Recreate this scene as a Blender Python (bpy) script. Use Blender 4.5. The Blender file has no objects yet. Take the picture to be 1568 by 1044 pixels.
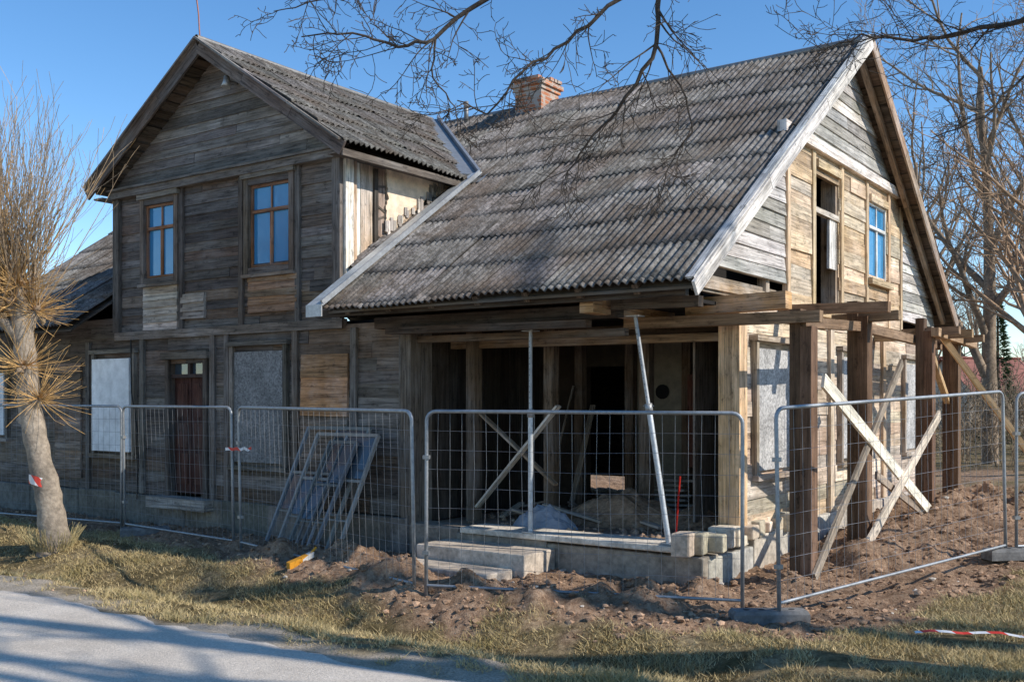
import bpy, math, random
import numpy as np
from mathutils import Vector, Matrix, noise
R=random.Random(7)
CA,SA=.8145,.5802
def H2W(hx,hy,z=0): return Vector((hx*CA+hy*SA, -hx*SA+hy*CA, z))
def W2H(x,y): return (x*CA-y*SA, x*SA+y*CA)
scene=bpy.context.scene
COL=scene.collection

# ------------------------------------------------------------ mesh builder
class B:
    def __init__(s): s.v=[];s.f=[];s.m=[];s.c=[];s.uv=[];s.sm=[]
    def face(s,idx,uvs,col,mi=0,sm=False):
        s.f.append(idx);s.uv.extend(uvs);s.c.append(col);s.m.append(mi);s.sm.append(sm)
    def quad(s,p,col,mi=0,uvs=None):
        n=len(s.v);s.v.extend(p)
        if uvs is None:
            w=(p[1]-p[0]).length;h=(p[-1]-p[0]).length
            o=R.random()*50
            uvs=[(o,0),(o+w,0),(o+w,h),(o,h)][:len(p)]
            if len(p)==3: uvs=[(o,0),(o+w,0),(o,h)]
        s.face(tuple(range(n,n+len(p))),uvs,col,mi)
    def box(s,c,ax,ay,az,col,mi=0):
        c=Vector(c);ax=Vector(ax);ay=Vector(ay);az=Vector(az)
        A=(ax,ay,az);L=[a.length for a in A]
        o1=R.random()*60;o2=R.random()*60
        n=len(s.v);sg=[]
        for i in (-1,1):
            for j in (-1,1):
                for k in (-1,1):
                    s.v.append(c+ax*i+ay*j+az*k);sg.append((i,j,k))
        F=[((0,1,3,2),(1,2)),((4,6,7,5),(1,2)),((0,4,5,1),(0,2)),((2,3,7,6),(0,2)),((0,2,6,4),(0,1)),((1,5,7,3),(0,1))]
        for idx,(a,b) in F:
            if L[b]>L[a]: a,b=b,a
            uv=[(o1+sg[q][a]*L[a],o2+sg[q][b]*L[b]) for q in idx]
            s.face(tuple(n+q for q in idx),uv,col,mi)
    def abox(s,x0,x1,y0,y1,z0,z1,col,mi=0):
        s.box(((x0+x1)/2,(y0+y1)/2,(z0+z1)/2),((x1-x0)/2,0,0),(0,(y1-y0)/2,0),(0,0,(z1-z0)/2),col,mi)
    def beam(s,p0,p1,w,h,col,mi=0,up=(0,0,1)):
        p0=Vector(p0);p1=Vector(p1);d=(p1-p0);L=d.length;d.normalize()
        u=Vector(up)
        if abs(d.dot(u))>.98: u=Vector((1,0,0))
        sd=d.cross(u).normalized();u=sd.cross(d).normalized()
        s.box((p0+p1)/2,d*L/2,sd*w/2,u*h/2,col,mi)
    def tube(s,path,rad,sides,col,mi=0,cap=False):
        path=[Vector(p) for p in path]
        n0=len(s.v);N=len(path)
        d=(path[1]-path[0]).normalized()
        ref=Vector((0,0,1)) if abs(d.z)<.9 else Vector((1,0,0))
        x=d.cross(ref).normalized()
        acc=0;us=[];o=R.random()*50
        for i,p in enumerate(path):
            if i<N-1: dd=(path[i+1]-p)
            else: dd=(p-path[i-1])
            if 0<i<N-1: dd=(path[i+1]-path[i-1])
            dd.normalize()
            x=(x-dd*x.dot(dd))
            if x.length<1e-5: x=dd.orthogonal()
            x.normalize();y=dd.cross(x)
            r=rad[i] if hasattr(rad,'__len__') else rad
            for k in range(sides):
                a=2*math.pi*k/sides
                s.v.append(p+x*(r*math.cos(a))+y*(r*math.sin(a)))
            if i: acc+=(p-path[i-1]).length
            us.append(acc+o)
        for i in range(N-1):
            for k in range(sides):
                k2=(k+1)%sides
                a=n0+i*sides+k;b=n0+i*sides+k2;c=b+sides;e=a+sides
                s.face((a,b,c,e),[(us[i],k/sides*.3),(us[i],(k+1)/sides*.3),(us[i+1],(k+1)/sides*.3),(us[i+1],k/sides*.3)],col,mi,sides>4)
        if cap:
            s.face(tuple(n0+(N-1)*sides+k for k in range(sides)),[(0,0)]*sides,col,mi)
            s.face(tuple(n0+k for k in reversed(range(sides))),[(0,0)]*sides,col,mi)
    def build(s,name,mats,parent=None,k=1.0):
        me=bpy.data.meshes.new(name)
        me.from_pydata([tuple(v) for v in s.v],[],s.f)
        uvl=me.uv_layers.new(name='UVMap')
        uvl.data.foreach_set('uv',np.array(s.uv,dtype=np.float32).ravel())
        ca=me.color_attributes.new(name='col',type='FLOAT_COLOR',domain='CORNER')
        cnt=np.array([len(f) for f in s.f])
        c=np.array([(min(.85,c[0]*k),min(.85,c[1]*k),min(.85,c[2]*k),1) for c in s.c],dtype=np.float32)
        ca.data.foreach_set('color',np.repeat(c,cnt,axis=0).ravel())
        me.polygons.foreach_set('material_index',np.array(s.m,dtype=np.int32))
        me.polygons.foreach_set('use_smooth',np.array(s.sm,dtype=bool))
        for m in mats: me.materials.append(m)
        me.update()
        ob=bpy.data.objects.new(name,me);COL.objects.link(ob)
        if parent: ob.parent=parent
        return ob
def empty(name,loc=(0,0,0),rz=0):
    e=bpy.data.objects.new(name,None);COL.objects.link(e);e.location=loc;e.rotation_euler=(0,0,rz);return e

# ------------------------------------------------------------ materials
def newmat(name):
    m=bpy.data.materials.new(name);m.use_nodes=True
    nt=m.node_tree;nt.nodes.clear()
    o=nt.nodes.new('ShaderNodeOutputMaterial');b=nt.nodes.new('ShaderNodeBsdfPrincipled')
    nt.links.new(b.outputs[0],o.inputs[0])
    return m,nt,b
def N(nt,t,**k):
    n=nt.nodes.new(t)
    for a,v in k.items(): setattr(n,a,v)
    return n
def noisen(nt,vec,scale,detail=4,rough=.6):
    n=N(nt,'ShaderNodeTexNoise');n.inputs['Scale'].default_value=scale;n.inputs['Detail'].default_value=detail;n.inputs['Roughness'].default_value=rough
    nt.links.new(vec,n.inputs['Vector']);return n.outputs['Fac']
def mapping(nt,vec,sc):
    m=N(nt,'ShaderNodeMapping');m.inputs['Scale'].default_value=sc;nt.links.new(vec,m.inputs['Vector']);return m.outputs[0]
def ramp(nt,fac,stops):
    r=N(nt,'ShaderNodeValToRGB');e=r.color_ramp.elements
    e[0].position,e[0].color=stops[0][0],(*stops[0][1],1)
    e[1].position,e[1].color=stops[-1][0],(*stops[-1][1],1)
    for p,c in stops[1:-1]:
        x=e.new(p);x.color=(*c,1)
    nt.links.new(fac,r.inputs[0]);return r.outputs[0]
def mix(nt,fac,a,b,mode='MIX'):
    m=N(nt,'ShaderNodeMix',data_type='RGBA',blend_type=mode)
    for s,v in ((0,fac),(6,a),(7,b)):
        if isinstance(v,(int,float)): m.inputs[s].default_value=v
        elif isinstance(v,tuple): m.inputs[s].default_value=(*v,1)
        else: nt.links.new(v,m.inputs[s])
    return m.outputs[2]
def bump(nt,h,b,strength,dist):
    n=N(nt,'ShaderNodeBump');n.inputs['Strength'].default_value=strength;n.inputs['Distance'].default_value=dist
    nt.links.new(h,n.inputs['Height']);nt.links.new(n.outputs[0],b.inputs['Normal'])
def g3(x): return (x,x,x)
def wood(name,contrast=.6,grey=.35,bstr=.6):
    m,nt,b=newmat(name)
    uv=N(nt,'ShaderNodeUVMap').outputs[0];tc=N(nt,'ShaderNodeTexCoord').outputs['Object']
    at=N(nt,'ShaderNodeAttribute',attribute_name='col').outputs['Color']
    g=noisen(nt,mapping(nt,uv,(1.6,38,1)),1,6,.65)
    g2=noisen(nt,mapping(nt,uv,(.9,9,1)),1,5,.7)
    sp=noisen(nt,mapping(nt,uv,(5,11,1)),1,6,.75)
    big=noisen(nt,tc,1.1,5,.65)
    c=mix(nt,1,at,ramp(nt,g,[(.3,g3(1-contrast)),(.5,g3(1)),(.75,g3(1.4))]),'MULTIPLY')
    c=mix(nt,.8,c,ramp(nt,g2,[(.35,g3(.55)),(.65,g3(1.35))]),'MULTIPLY')
    c=mix(nt,.8,c,ramp(nt,sp,[(.33,g3(.25)),(.45,g3(1)),(.62,g3(1.1)),(.72,g3(1.5))]),'MULTIPLY')
    lum=N(nt,'ShaderNodeRGBToBW');nt.links.new(c,lum.inputs[0])
    gr=mix(nt,1,(1.08,1.0,.93),lum.outputs[0],'MULTIPLY')
    f=N(nt,'ShaderNodeMapRange');f.inputs[1].default_value=.4;f.inputs[2].default_value=.65;f.inputs[4].default_value=grey
    nt.links.new(big,f.inputs[0])
    c=mix(nt,f.outputs[0],c,gr)
    c=mix(nt,.7,c,ramp(nt,big,[(.35,g3(.65)),(.65,g3(1.25))]),'MULTIPLY')
    nt.links.new(c,b.inputs['Base Color']);b.inputs['Roughness'].default_value=.88;b.inputs['Specular IOR Level'].default_value=.25
    bump(nt,g,b,bstr,.012);return m
def gen(name,rough=.9,metal=0,sc=8,var=.35,bs=.3,bd=.01,spec=.3):
    m,nt,b=newmat(name)
    tc=N(nt,'ShaderNodeTexCoord').outputs['Object']
    at=N(nt,'ShaderNodeAttribute',attribute_name='col').outputs['Color']
    n1=noisen(nt,tc,sc,7,.65);n2=noisen(nt,tc,sc*.17,4)
    c=mix(nt,1,at,ramp(nt,n1,[(.3,g3(1-var)),(.7,g3(1+var))]),'MULTIPLY')
    c=mix(nt,.8,c,ramp(nt,n2,[(.35,g3(1-var)),(.65,g3(1+var*.6))]),'MULTIPLY')
    nt.links.new(c,b.inputs['Base Color']);b.inputs['Roughness'].default_value=rough;b.inputs['Metallic'].default_value=metal;b.inputs['Specular IOR Level'].default_value=spec
    bump(nt,n1,b,bs,bd);return m
M_wood=wood('aged_wood',.75,.7,.8)
M_warm=wood('warm_logs',.6,.35,.9)
M_wood2=wood('timber',.5,.15,.4)
M_conc=gen('concrete',.92,0,14,.35,.6,.012)
M_plaster=gen('old_plaster',.95,0,5,.28,.6,.02)
M_metal=gen('galvanised_steel',.5,.5,20,.2,.05,.002,.5)
M_paint=gen('worn_paint',.6,0,6,.2,.2,.004)
M_bark=gen('bark',.95,0,14,.4,.8,.02)
M_brickless=gen('rubble',.97,0,14,.4,.8,.03,.1)
M_osb,nt,b=newmat('chipboard');tc=N(nt,'ShaderNodeTexCoord').outputs['Object'];at=N(nt,'ShaderNodeAttribute',attribute_name='col').outputs['Color']
vo=N(nt,'ShaderNodeTexVoronoi');vo.inputs['Scale'].default_value=38;nt.links.new(tc,vo.inputs['Vector'])
bwn=N(nt,'ShaderNodeRGBToBW');nt.links.new(vo.outputs['Color'],bwn.inputs[0])
c=mix(nt,1,at,ramp(nt,bwn.outputs[0],[(.15,g3(.65)),(.8,g3(1.3))]),'MULTIPLY');c=mix(nt,.8,c,ramp(nt,noisen(nt,tc,2.5,6,.7),[(.35,g3(.6)),(.65,g3(1.2))]),'MULTIPLY')
nt.links.new(c,b.inputs['Base Color']);b.inputs['Roughness'].default_value=.85
M_roof,nt,b=newmat('asbestos_sheets')
tc=N(nt,'ShaderNodeTexCoord').outputs['Object'];at=N(nt,'ShaderNodeAttribute',attribute_name='col').outputs['Color']
uv=N(nt,'ShaderNodeUVMap').outputs[0]
n1=noisen(nt,tc,26,8,.8);n2=noisen(nt,tc,1.1,5,.6);n3=noisen(nt,mapping(nt,uv,(16,1.0,1)),1,6,.65);n4=noisen(nt,tc,6,6,.7)
c=mix(nt,1,at,ramp(nt,n1,[(.38,g3(.35)),(.5,g3(.95)),(.68,g3(1.5))]),'MULTIPLY')
c=mix(nt,.9,c,ramp(nt,n3,[(.35,g3(.4)),(.65,g3(1.4))]),'MULTIPLY')
c=mix(nt,ramp(nt,n4,[(.48,g3(0)),(.6,g3(.65))]),c,(.045,.038,.03))
c=mix(nt,ramp(nt,n2,[(.44,g3(0)),(.62,g3(.6))]),c,mix(nt,1,(.14,.10,.072),ramp(nt,n1,[(.38,g3(.4)),(.68,g3(1.4))]),'MULTIPLY'))
nt.links.new(c,b.inputs['Base Color']);b.inputs['Roughness'].default_value=.92;b.inputs['Specular IOR Level'].default_value=.2
bump(nt,n1,b,.6,.008)
def glass(name,col):
    m,nt,b=newmat(name)
    b.inputs['Base Color'].default_value=(*col,1);b.inputs['Roughness'].default_value=.06;b.inputs['Specular IOR Level'].default_value=.9
    tc=N(nt,'ShaderNodeTexCoord').outputs['Object'];bump(nt,noisen(nt,tc,2.2,2),b,.12,.05);return m
M_glass=glass('window_glass',(.05,.24,.46));M_glass2=glass('dusty_glass',(.06,.08,.10))  # window panes: blue base colour stands in for reflected sky
M_dark,nt,b=newmat('interior_darkness');b.inputs['Base Color'].default_value=(.012,.01,.009,1);b.inputs['Roughness'].default_value=1  # flat near-black, paints in the unlit depth inside the house
M_brick,nt,b=newmat('chimney_brick')
uv=N(nt,'ShaderNodeUVMap').outputs[0];br=N(nt,'ShaderNodeTexBrick');nt.links.new(uv,br.inputs['Vector'])
br.inputs['Scale'].default_value=1;br.inputs['Brick Width'].default_value=.26;br.inputs['Row Height'].default_value=.075;br.inputs['Mortar Size'].default_value=.008
br.inputs['Color1'].default_value=(.6,.22,.09,1);br.inputs['Color2'].default_value=(.38,.14,.07,1);br.inputs['Mortar'].default_value=(.4,.35,.29,1)
tc=N(nt,'ShaderNodeTexCoord').outputs['Object']
c=mix(nt,ramp(nt,noisen(nt,tc,5,5),[(.5,g3(0)),(.57,g3(.85))]),br.outputs[0],(.45,.39,.33))
nt.links.new(c,b.inputs['Base Color']);b.inputs['Roughness'].default_value=.9;bump(nt,br.outputs['Fac'],b,-.6,.01)

# ------------------------------------------------------------ terrain
def sst(a,b,x):
    t=max(0,min(1,(x-a)/(b-a)));return t*t*(3-2*t)
YB=[(-60,60),(-8,17.2),(-5.5,15.0),(-2.7,12.0),(-.95,10.3),(2,9.1),(2.5,8.6),(6,11.4),(9,15),(14,19),(60,30)]
def yb(x): return float(np.interp(x,[p[0] for p in YB],[p[1] for p in YB]))
MND=[(-2.0,12.4,.32,.55),(-1.3,11.4,.3,.45),(-2.9,13.0,.24,.45),(4.9,12.9,.18,.8),(1.2,10.4,.22,.45),(5.5,14,.25,1.2),(-.5,10.8,.24,.4),(2.0,10.6,.17,.35),(8.2,17,.35,1.5),(-3.8,14.2,.14,.5),(.3,10.3,.16,.35),(-4.8,15.4,.12,.5),(4.2,12.2,.24,.45),(6.4,16,.3,.8),(3.1,11.1,.14,.35)]
def dirtm(x,y):
    n=noise.noise(Vector((x*.8,y*.8,0)))*.5+noise.noise(Vector((x*3,y*3,4)))*.35
    d=sst(-.25,.35,y-yb(x)+n*1.1)
    if x>6: d*=1-sst(7.5,10,x)*sst(-.1,.25,n+.15)
    if y>26: d*=1-sst(26,32,y)
    return d
def gravm(x,y):
    hx,hy=W2H(x,y)
    return 1-sst(5.15,5.75,hy+.5*noise.noise(Vector((x*1.2,y*1.2,6)))+.3*noise.noise(Vector((x*5,y*5,6))))
def gh(x,y):
    hx,hy=W2H(x,y)
    w=noise.noise(Vector((x*.3,y*.3,7)))*.25
    if hy<7.2: z=.25-.55*sst(5.6+w,7.2,hy)
    else: z=-.3+.3*sst(7.2,8.4,hy)
    if hx>-4.5: z+=.16*sst(-4.5,-2.5,hx)*sst(5.5,7,hy)*(1-sst(7.6,8.6,hy))
    if hy<-6: z=.25
    z+=.14*sst(3,7.5,x)*sst(8,11,y)
    z+=.1*sst(11,20,hy)*sst(-4.8,-4,hx)
    if -20<x<20 and 4<y<30:
        dm=dirtm(x,y)
        if hy>5.2:
            z+=noise.fractal(Vector((x*1.1,y*1.1,0)),1,2,4)*.045
        z+=dm*(noise.fractal(Vector((x*3.2,y*3.2,2)),.8,2,5)*.06+abs(noise.noise(Vector((x*6,y*6,1))))*.06-abs(noise.noise(Vector((x*11,y*11,3))))*.04)
        for mx,my,mh,mr in MND:
            q=((x-mx)**2+(y-my)**2)/(mr*mr)
            if q<9: z+=mh*math.exp(-q)*(1+.7*noise.noise(Vector((x*4,y*4,9))))
        if hy<5.3: z=min(z,.243)
    return z
def axis(lo,hi,step,far):
    a=list(np.arange(lo,hi+1e-6,step));s=step;x=hi
    while x<far: s*=1.35;x+=s;a.append(x)
    s=step;x=lo;pre=[]
    while x>-far: s*=1.35;x-=s;pre.append(x)
    return pre[::-1]+a
XS=axis(-10.5,9.5,.06,600);YS=axis(6,18.5,.06,600)
nx,ny=len(XS),len(YS)
vs=[];gm=[];gg=[]
for y in YS:
    for x in XS:
        vs.append((x,y,gh(x,y)))
        gm.append(dirtm(x,y) if (abs(x)<30 and 2<y<40) else 0.0)
        gg.append(gravm(x,y) if (abs(x)<30 and 2<y<40) else 0.0)
fs=[(j*nx+i,j*nx+i+1,(j+1)*nx+i+1,(j+1)*nx+i) for j in range(ny-1) for i in range(nx-1)]
me=bpy.data.meshes.new('ground');me.from_pydata(vs,[],fs)
at=me.attributes.new('dirt','FLOAT','POINT');at.data.foreach_set('value',np.array(gm,dtype=np.float32))
at=me.attributes.new('gravel','FLOAT','POINT');at.data.foreach_set('value',np.array(gg,dtype=np.float32))
me.polygons.foreach_set('use_smooth',np.ones(len(fs),dtype=bool))
M_g,nt,b=newmat('ground_soil_grass')
tc=N(nt,'ShaderNodeTexCoord').outputs['Object'];da=N(nt,'ShaderNodeAttribute',attribute_name='dirt').outputs['Fac'];ga=N(nt,'ShaderNodeAttribute',attribute_name='gravel').outputs['Fac']
n1=noisen(nt,tc,1.6,6,.65);n2=noisen(nt,tc,14,8,.75);n3=noisen(nt,tc,60,5,.7)
grass=mix(nt,1,ramp(nt,n1,[(.35,(.14,.105,.045)),(.5,(.27,.2,.1)),(.66,(.44,.33,.19))]),ramp(nt,n2,[(.35,g3(.4)),(.7,g3(1.4))]),'MULTIPLY')
dirt=mix(nt,1,ramp(nt,n2,[(.3,(.13,.07,.042)),(.5,(.37,.235,.15)),(.7,(.6,.42,.285))]),ramp(nt,n1,[(.35,g3(.65)),(.65,g3(1.2))]),'MULTIPLY')
c=mix(nt,da,grass,dirt)
c=mix(nt,ga,c,mix(nt,1,(.58,.48,.37),ramp(nt,n3,[(.35,g3(.6)),(.65,g3(1.2))]),'MULTIPLY'))
nt.links.new(c,b.inputs['Base Color']);b.inputs['Roughness'].default_value=1;b.inputs['Specular IOR Level'].default_value=.1
ad=N(nt,'ShaderNodeMath',operation='ADD');nt.links.new(n2,ad.inputs[0]);nt.links.new(n3,ad.inputs[1])
bump(nt,ad.outputs[0],b,.9,.035)
me.materials.append(M_g);g=bpy.data.objects.new('ground',me);COL.objects.link(g)
vs=[];fs=[];hxs=list(np.arange(-60,40,.12));
for i,hx in enumerate(hxs):
    e=5.2+.2*noise.noise(Vector((hx*.5,0,3)))+.14*noise.noise(Vector((hx*2.3,0,3)))+.06*noise.noise(Vector((hx*7,0,3)))
    for q in (-4.5,-2,0,2,4,e-.15,e):
        zz=.262 if q<e-.1 else .246
        p=H2W(hx,q,zz);vs.append(tuple(p))
for i in range(len(hxs)-1):
    for k in range(6): fs.append((i*7+k,(i+1)*7+k,(i+1)*7+k+1,i*7+k+1))
me=bpy.data.meshes.new('road');me.from_pydata(vs,[],fs)
M_r,nt,b=newmat('gravel_road');tc=N(nt,'ShaderNodeTexCoord').outputs['Object']
n1=noisen(nt,tc,1.3,7,.7);n2=noisen(nt,tc,70,5,.8)
c=mix(nt,1,ramp(nt,n1,[(.3,(.6,.51,.415)),(.7,(.82,.71,.59))]),ramp(nt,n2,[(.32,g3(.55)),(.65,g3(1.12))]),'MULTIPLY')
nt.links.new(c,b.inputs['Base Color']);b.inputs['Roughness'].default_value=.95;bump(nt,n2,b,.8,.012)
me.materials.append(M_r);o=bpy.data.objects.new('road',me);COL.objects.link(o)

def build_grass():
    rng=np.random.default_rng(3);P=[]
    tries=0
    while len(P)<170000 and tries<850000:
        tries+=1
        y=6+rng.random()**1.5*13;x=(-.56+rng.random()*1.12)*y
        hx,hy=W2H(x,y)
        if hy<5.25: continue
        if rng.random()<dirtm(x,y)*1.03: continue
        nn=noise.noise(Vector((x*1.3,y*1.3,5)))+.6*noise.noise(Vector((x*5,y*5,8)))
        if nn<-.45+rng.random()*.5: continue
        if rng.random()<gravm(x,y)*1.1: continue
        P.append((x,y,nn))
    n=len(P);P=np.array(P);z=np.array([gh(p[0],p[1]) for p in P])
    a=rng.random(n)*6.283;hgt=(.014+.055*rng.random(n)**2.2)*(1+.7*np.clip(P[:,2],-.5,1))
    w=.002+.0028*rng.random(n)+P[:,1]*.0001;ln=hgt*(rng.random(n)*2.2);la=rng.random(n)*6.283
    V=np.zeros((n,3,3));dx=np.cos(a)*w;dy=np.sin(a)*w
    V[:,0]=np.c_[P[:,0]-dx,P[:,1]-dy,z-.004];V[:,1]=np.c_[P[:,0]+dx,P[:,1]+dy,z-.004]
    V[:,2]=np.c_[P[:,0]+np.cos(la)*ln,P[:,1]+np.sin(la)*ln,z+hgt]
    me=bpy.data.meshes.new('grass');me.vertices.add(n*3);me.vertices.foreach_set('co',V.ravel())
    me.loops.add(n*3);me.loops.foreach_set('vertex_index',np.arange(n*3,dtype=np.int32))
    me.polygons.add(n);me.polygons.foreach_set('loop_start',np.arange(0,n*3,3,dtype=np.int32))
    try: me.polygons.foreach_set('loop_total',np.full(n,3,dtype=np.int32))
    except Exception: pass
    me.update(calc_edges=True)
    t=np.clip(rng.random(n)*.55+.35*P[:,2],0,1)[:,None]
    c=(1-t)*np.array([.6,.45,.235])+t*np.array([.22,.185,.06]);c=np.c_[c,np.ones(n)]
    ca=me.color_attributes.new(name='col',type='FLOAT_COLOR',domain='CORNER')
    ca.data.foreach_set('color',np.repeat(c,3,axis=0).astype(np.float32).ravel())
    m,nt,b=newmat('grass_blades');at=N(nt,'ShaderNodeAttribute',attribute_name='col').outputs['Color'];nt.links.new(at,b.inputs['Base Color']);b.inputs['Roughness'].default_value=.8;b.inputs['Specular IOR Level'].default_value=.2
    me.materials.append(m);COL.objects.link(bpy.data.objects.new('grass',me))
build_grass()
ICO=[Vector(v).normalized() for v in [(0,0,1),(.89,0,.45),(.28,.85,.45),(-.72,.53,.45),(-.72,-.53,.45),(.28,-.85,.45),(.72,.53,-.45),(-.28,.85,-.45),(-.89,0,-.45),(-.28,-.85,-.45),(.72,-.53,-.45),(0,0,-1)]]
IF=[(0,1,2),(0,2,3),(0,3,4),(0,4,5),(0,5,1),(1,6,2),(2,7,3),(3,8,4),(4,9,5),(5,10,1),(6,7,2),(7,8,3),(8,9,4),(9,10,5),(10,6,1),(11,7,6),(11,8,7),(11,9,8),(11,10,9),(11,6,10)]
def clod(bd,p,r,col,mi=0,fl=.7):
    n=len(bd.v)
    for v in ICO:
        q=v*(r*R.uniform(.6,1.25));bd.v.append(Vector(p)+Vector((q.x,q.y,q.z*fl)))
    for f in IF: bd.face(tuple(n+i for i in f),[(0,0)]*3,col,mi)
bd=B();k=0
while k<7500:
    y=R.uniform(8.5,19);x=R.uniform(-.5,.52)*y
    if dirtm(x,y)<.5: 
        if R.random()>.02: continue
    hx,hy=W2H(x,y)
    if hy>10.5 and hx<-4.9: continue
    r=R.choice((.007,.01,.014,.018,.022,.022,.04))*R.uniform(.7,1.3)
    q=R.random();c=(.36*(.6+q*.8),.23*(.6+q*.8),.148*(.6+q*.8)) if R.random()<.98 else (.55,.48,.4)
    clod(bd,(x,y,gh(x,y)+r*.1),r,c,0,.6);k+=1
bd.build('dirt_clods',[M_brickless])

# ------------------------------------------------------------ house
house=empty('old_wooden_house',(0,0,0),math.atan2(-SA,CA))
FY=10.54;GX=-4.95
def mF(s,z,o=0): return Vector((s,FY-o,z))
def mG(s,z,o=0): return Vector((GX+o,s,z))
def mS(s,z,o=0): return Vector((-10.49+o,s,z))
def mbox(bd,mp,s0,s1,z0,z1,o0,o1,col,mi=0):
    a=mp(s0,z0,o0);b_=mp(s1,z1,o1);c=(a+b_)/2
    ex=(mp(1,0,0)-mp(0,0,0));eo=(mp(0,0,1)-mp(0,0,0))
    bd.box(c,ex*(s1-s0)/2,eo*(o1-o0)/2,Vector((0,0,(z1-z0)/2)),col,mi)
def plank4(bd,P,nv,th,col,mi=0):
    o=R.random()*70;o2=R.random()*9
    w=(P[1]-P[0]).length;h=(P[3]-P[0]).length
    n=len(bd.v);bd.v.extend(P);bd.v.extend([p-nv*th for p in P])
    uv=[(o,o2),(o+w,o2),(o+w,o2+h),(o,o2+h)]
    bd.face((n,n+1,n+2,n+3),uv,col,mi)
    for i in range(4):
        j=(i+1)%4;bd.face((n+i,n+4+i,n+4+j,n+j),[(o,o2),(o,o2+.03),(o+.3,o2+.03),(o+.3,o2)],col,mi)
def vary(c,v=.3,h=.06):
    k=R.uniform(1-v,1+v);return (c[0]*k*R.uniform(1-h,1+h),c[1]*k,c[2]*k*R.uniform(1-h,1+h))
def siding(bd,mp,sf,z0,z1,bh,cols,holes=(),lap=.014,jit=.012,joint=(1.5,5.0),mi=0,v=.35):
    nv=mp(0,0,1)-mp(0,0,0)
    z=z0
    while z<z1-.02:
        h=min(bh*R.uniform(.85,1.18),z1-z);zt=z+h
        if z1-zt<.05: zt=z1
        zm=(z+zt)/2
        a0,b0=sf(z);a1,b1=sf(zt)
        hs=sorted([(h0,h1) for (h0,h1,hz0,hz1) in holes if hz0<zm<hz1])
        cur='L';res=[]
        for h0,h1 in hs: res.append((cur,h0));cur=h1
        res.append((cur,'R'))
        for l,r in res:
            lb,lt=(a0,a1) if l=='L' else (l,l)
            rb,rt=(b0,b1) if r=='R' else (r,r)
            x=lb;xt=lt
            while True:
                nxt=x+R.uniform(*joint)
                last=nxt>rb-.4
                e,et=(rb,rt) if last else (nxt,nxt)
                if xt>et: xt=et
                if e-x>.01:
                    o=R.uniform(0,jit);dz=R.uniform(-.009,.009);c=vary(R.choice(cols),v)
                    P=[mp(x+.003,z+dz-.006,.03+lap+o),mp(e-.003,z-dz-.006,.03+lap+o+R.uniform(-.005,.005)),mp(et-.003,zt,.03+o),mp(xt+.003,zt,.03+o)]
                    plank4(bd,P,nv,.06+lap,c,mi)
                if last: break
                x=xt=nxt
        z=zt
def sc(l,k): return [(a*k,b*k,c*k) for a,b,c in l]
DK=sc([(.085,.068,.057),(.08,.062,.051),(.10,.076,.058),(.068,.054,.045),(.11,.082,.06),(.097,.08,.068),(.12,.098,.08),(.092,.062,.042),(.112,.077,.05)],1.55)
GRY=[(.36,.34,.31),(.32,.3,.27),(.43,.4,.365),(.27,.25,.22)]
HON=[(.48,.335,.2),(.42,.295,.175),(.52,.375,.235),(.35,.25,.155),(.42,.335,.24)]
w=B();wi=B();wf=B()
def zw(hx): return 7.66-.655*abs(hx+13.17)
def zm(hy): return 7.55-.686*abs(hy-15.8)
H_up=[(-15.07,-14.26,4.12,5.35),(-12.42,-11.51,4.1,5.37)]
siding(wf,mF,lambda z:(-15.85,-10.49),3.2,5.6,.165,DK,H_up,v=.22)
siding(wf,mF,lambda z:(max(-15.95,-13.17-(7.6-z)/.655),min(-10.4,-13.17+(7.6-z)/.655)),5.6,7.5,.15,sc([(.13,.113,.098),(.115,.097,.084),(.15,.13,.112),(.10,.085,.073)],1.5),lap=.02,v=.2)
siding(wf,mF,lambda z:(-19.9,-9.17),.5,3.16,.2,DK,[(-14.5,-13.42,.5,2.74)],v=.22)
siding(wf,mF,lambda z:(-19.9,-15.9),3.16,3.5,.2,DK)
LT=sc([(.24,.185,.135),(.21,.17,.135),(.27,.22,.17)],1.7)
m2=lambda s,z,o=0:mF(s,z,o+.045)
siding(wf,m2,lambda z:(-15.12,-14.2),3.25,4.05,.13,LT)
siding(wf,m2,lambda z:(-12.45,-11.35),3.42,4.02,.12,[(.42,.24,.13),(.36,.22,.13)])
siding(wf,m2,lambda z:(-14.1,-13.5),3.4,3.8,.14,LT)
siding(wf,m2,lambda z:(-17.8,-16.97),.68,2.75,.16,[(.26,.17,.115),(.21,.145,.1)])
siding(wf,m2,lambda z:(-11.28,-10.32),1.85,2.74,.3,[(.5,.26,.12),(.45,.23,.11)])
siding(wf,m2,lambda z:(-11.28,-10.32),1.0,1.83,.1,[(.2,.14,.1)])
def tr(s0,s1,z0,z1,o0=.03,o1=.1,c=(.15,.12,.095)): mbox(wf,mF,s0,s1,z0,z1,o0,o1,vary(c,.2))
tr(-16.0,-10.35,5.54,5.66,.0,.17,(.2,.165,.135));tr(-16.0,-10.35,5.662,5.70,.0,.21,(.19,.155,.13))
tr(-15.9,-10.4,3.1,3.24,.0,.11,(.2,.165,.135))
for s in (-15.86,-10.52): tr(s-.08,s+.08,3.24,5.54,.02,.115)
for s in (-14.1,-12.62,-11.35): tr(s-.05,s+.05,3.24,5.54,.02,.088)
for s in (-18.4,-16.75,-15.15,-13.3,-12.95,-11.4,-10.2,-9.28): tr(s-.055,s+.055,.5,3.1,.02,.095,(.16,.13,.105))
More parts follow.
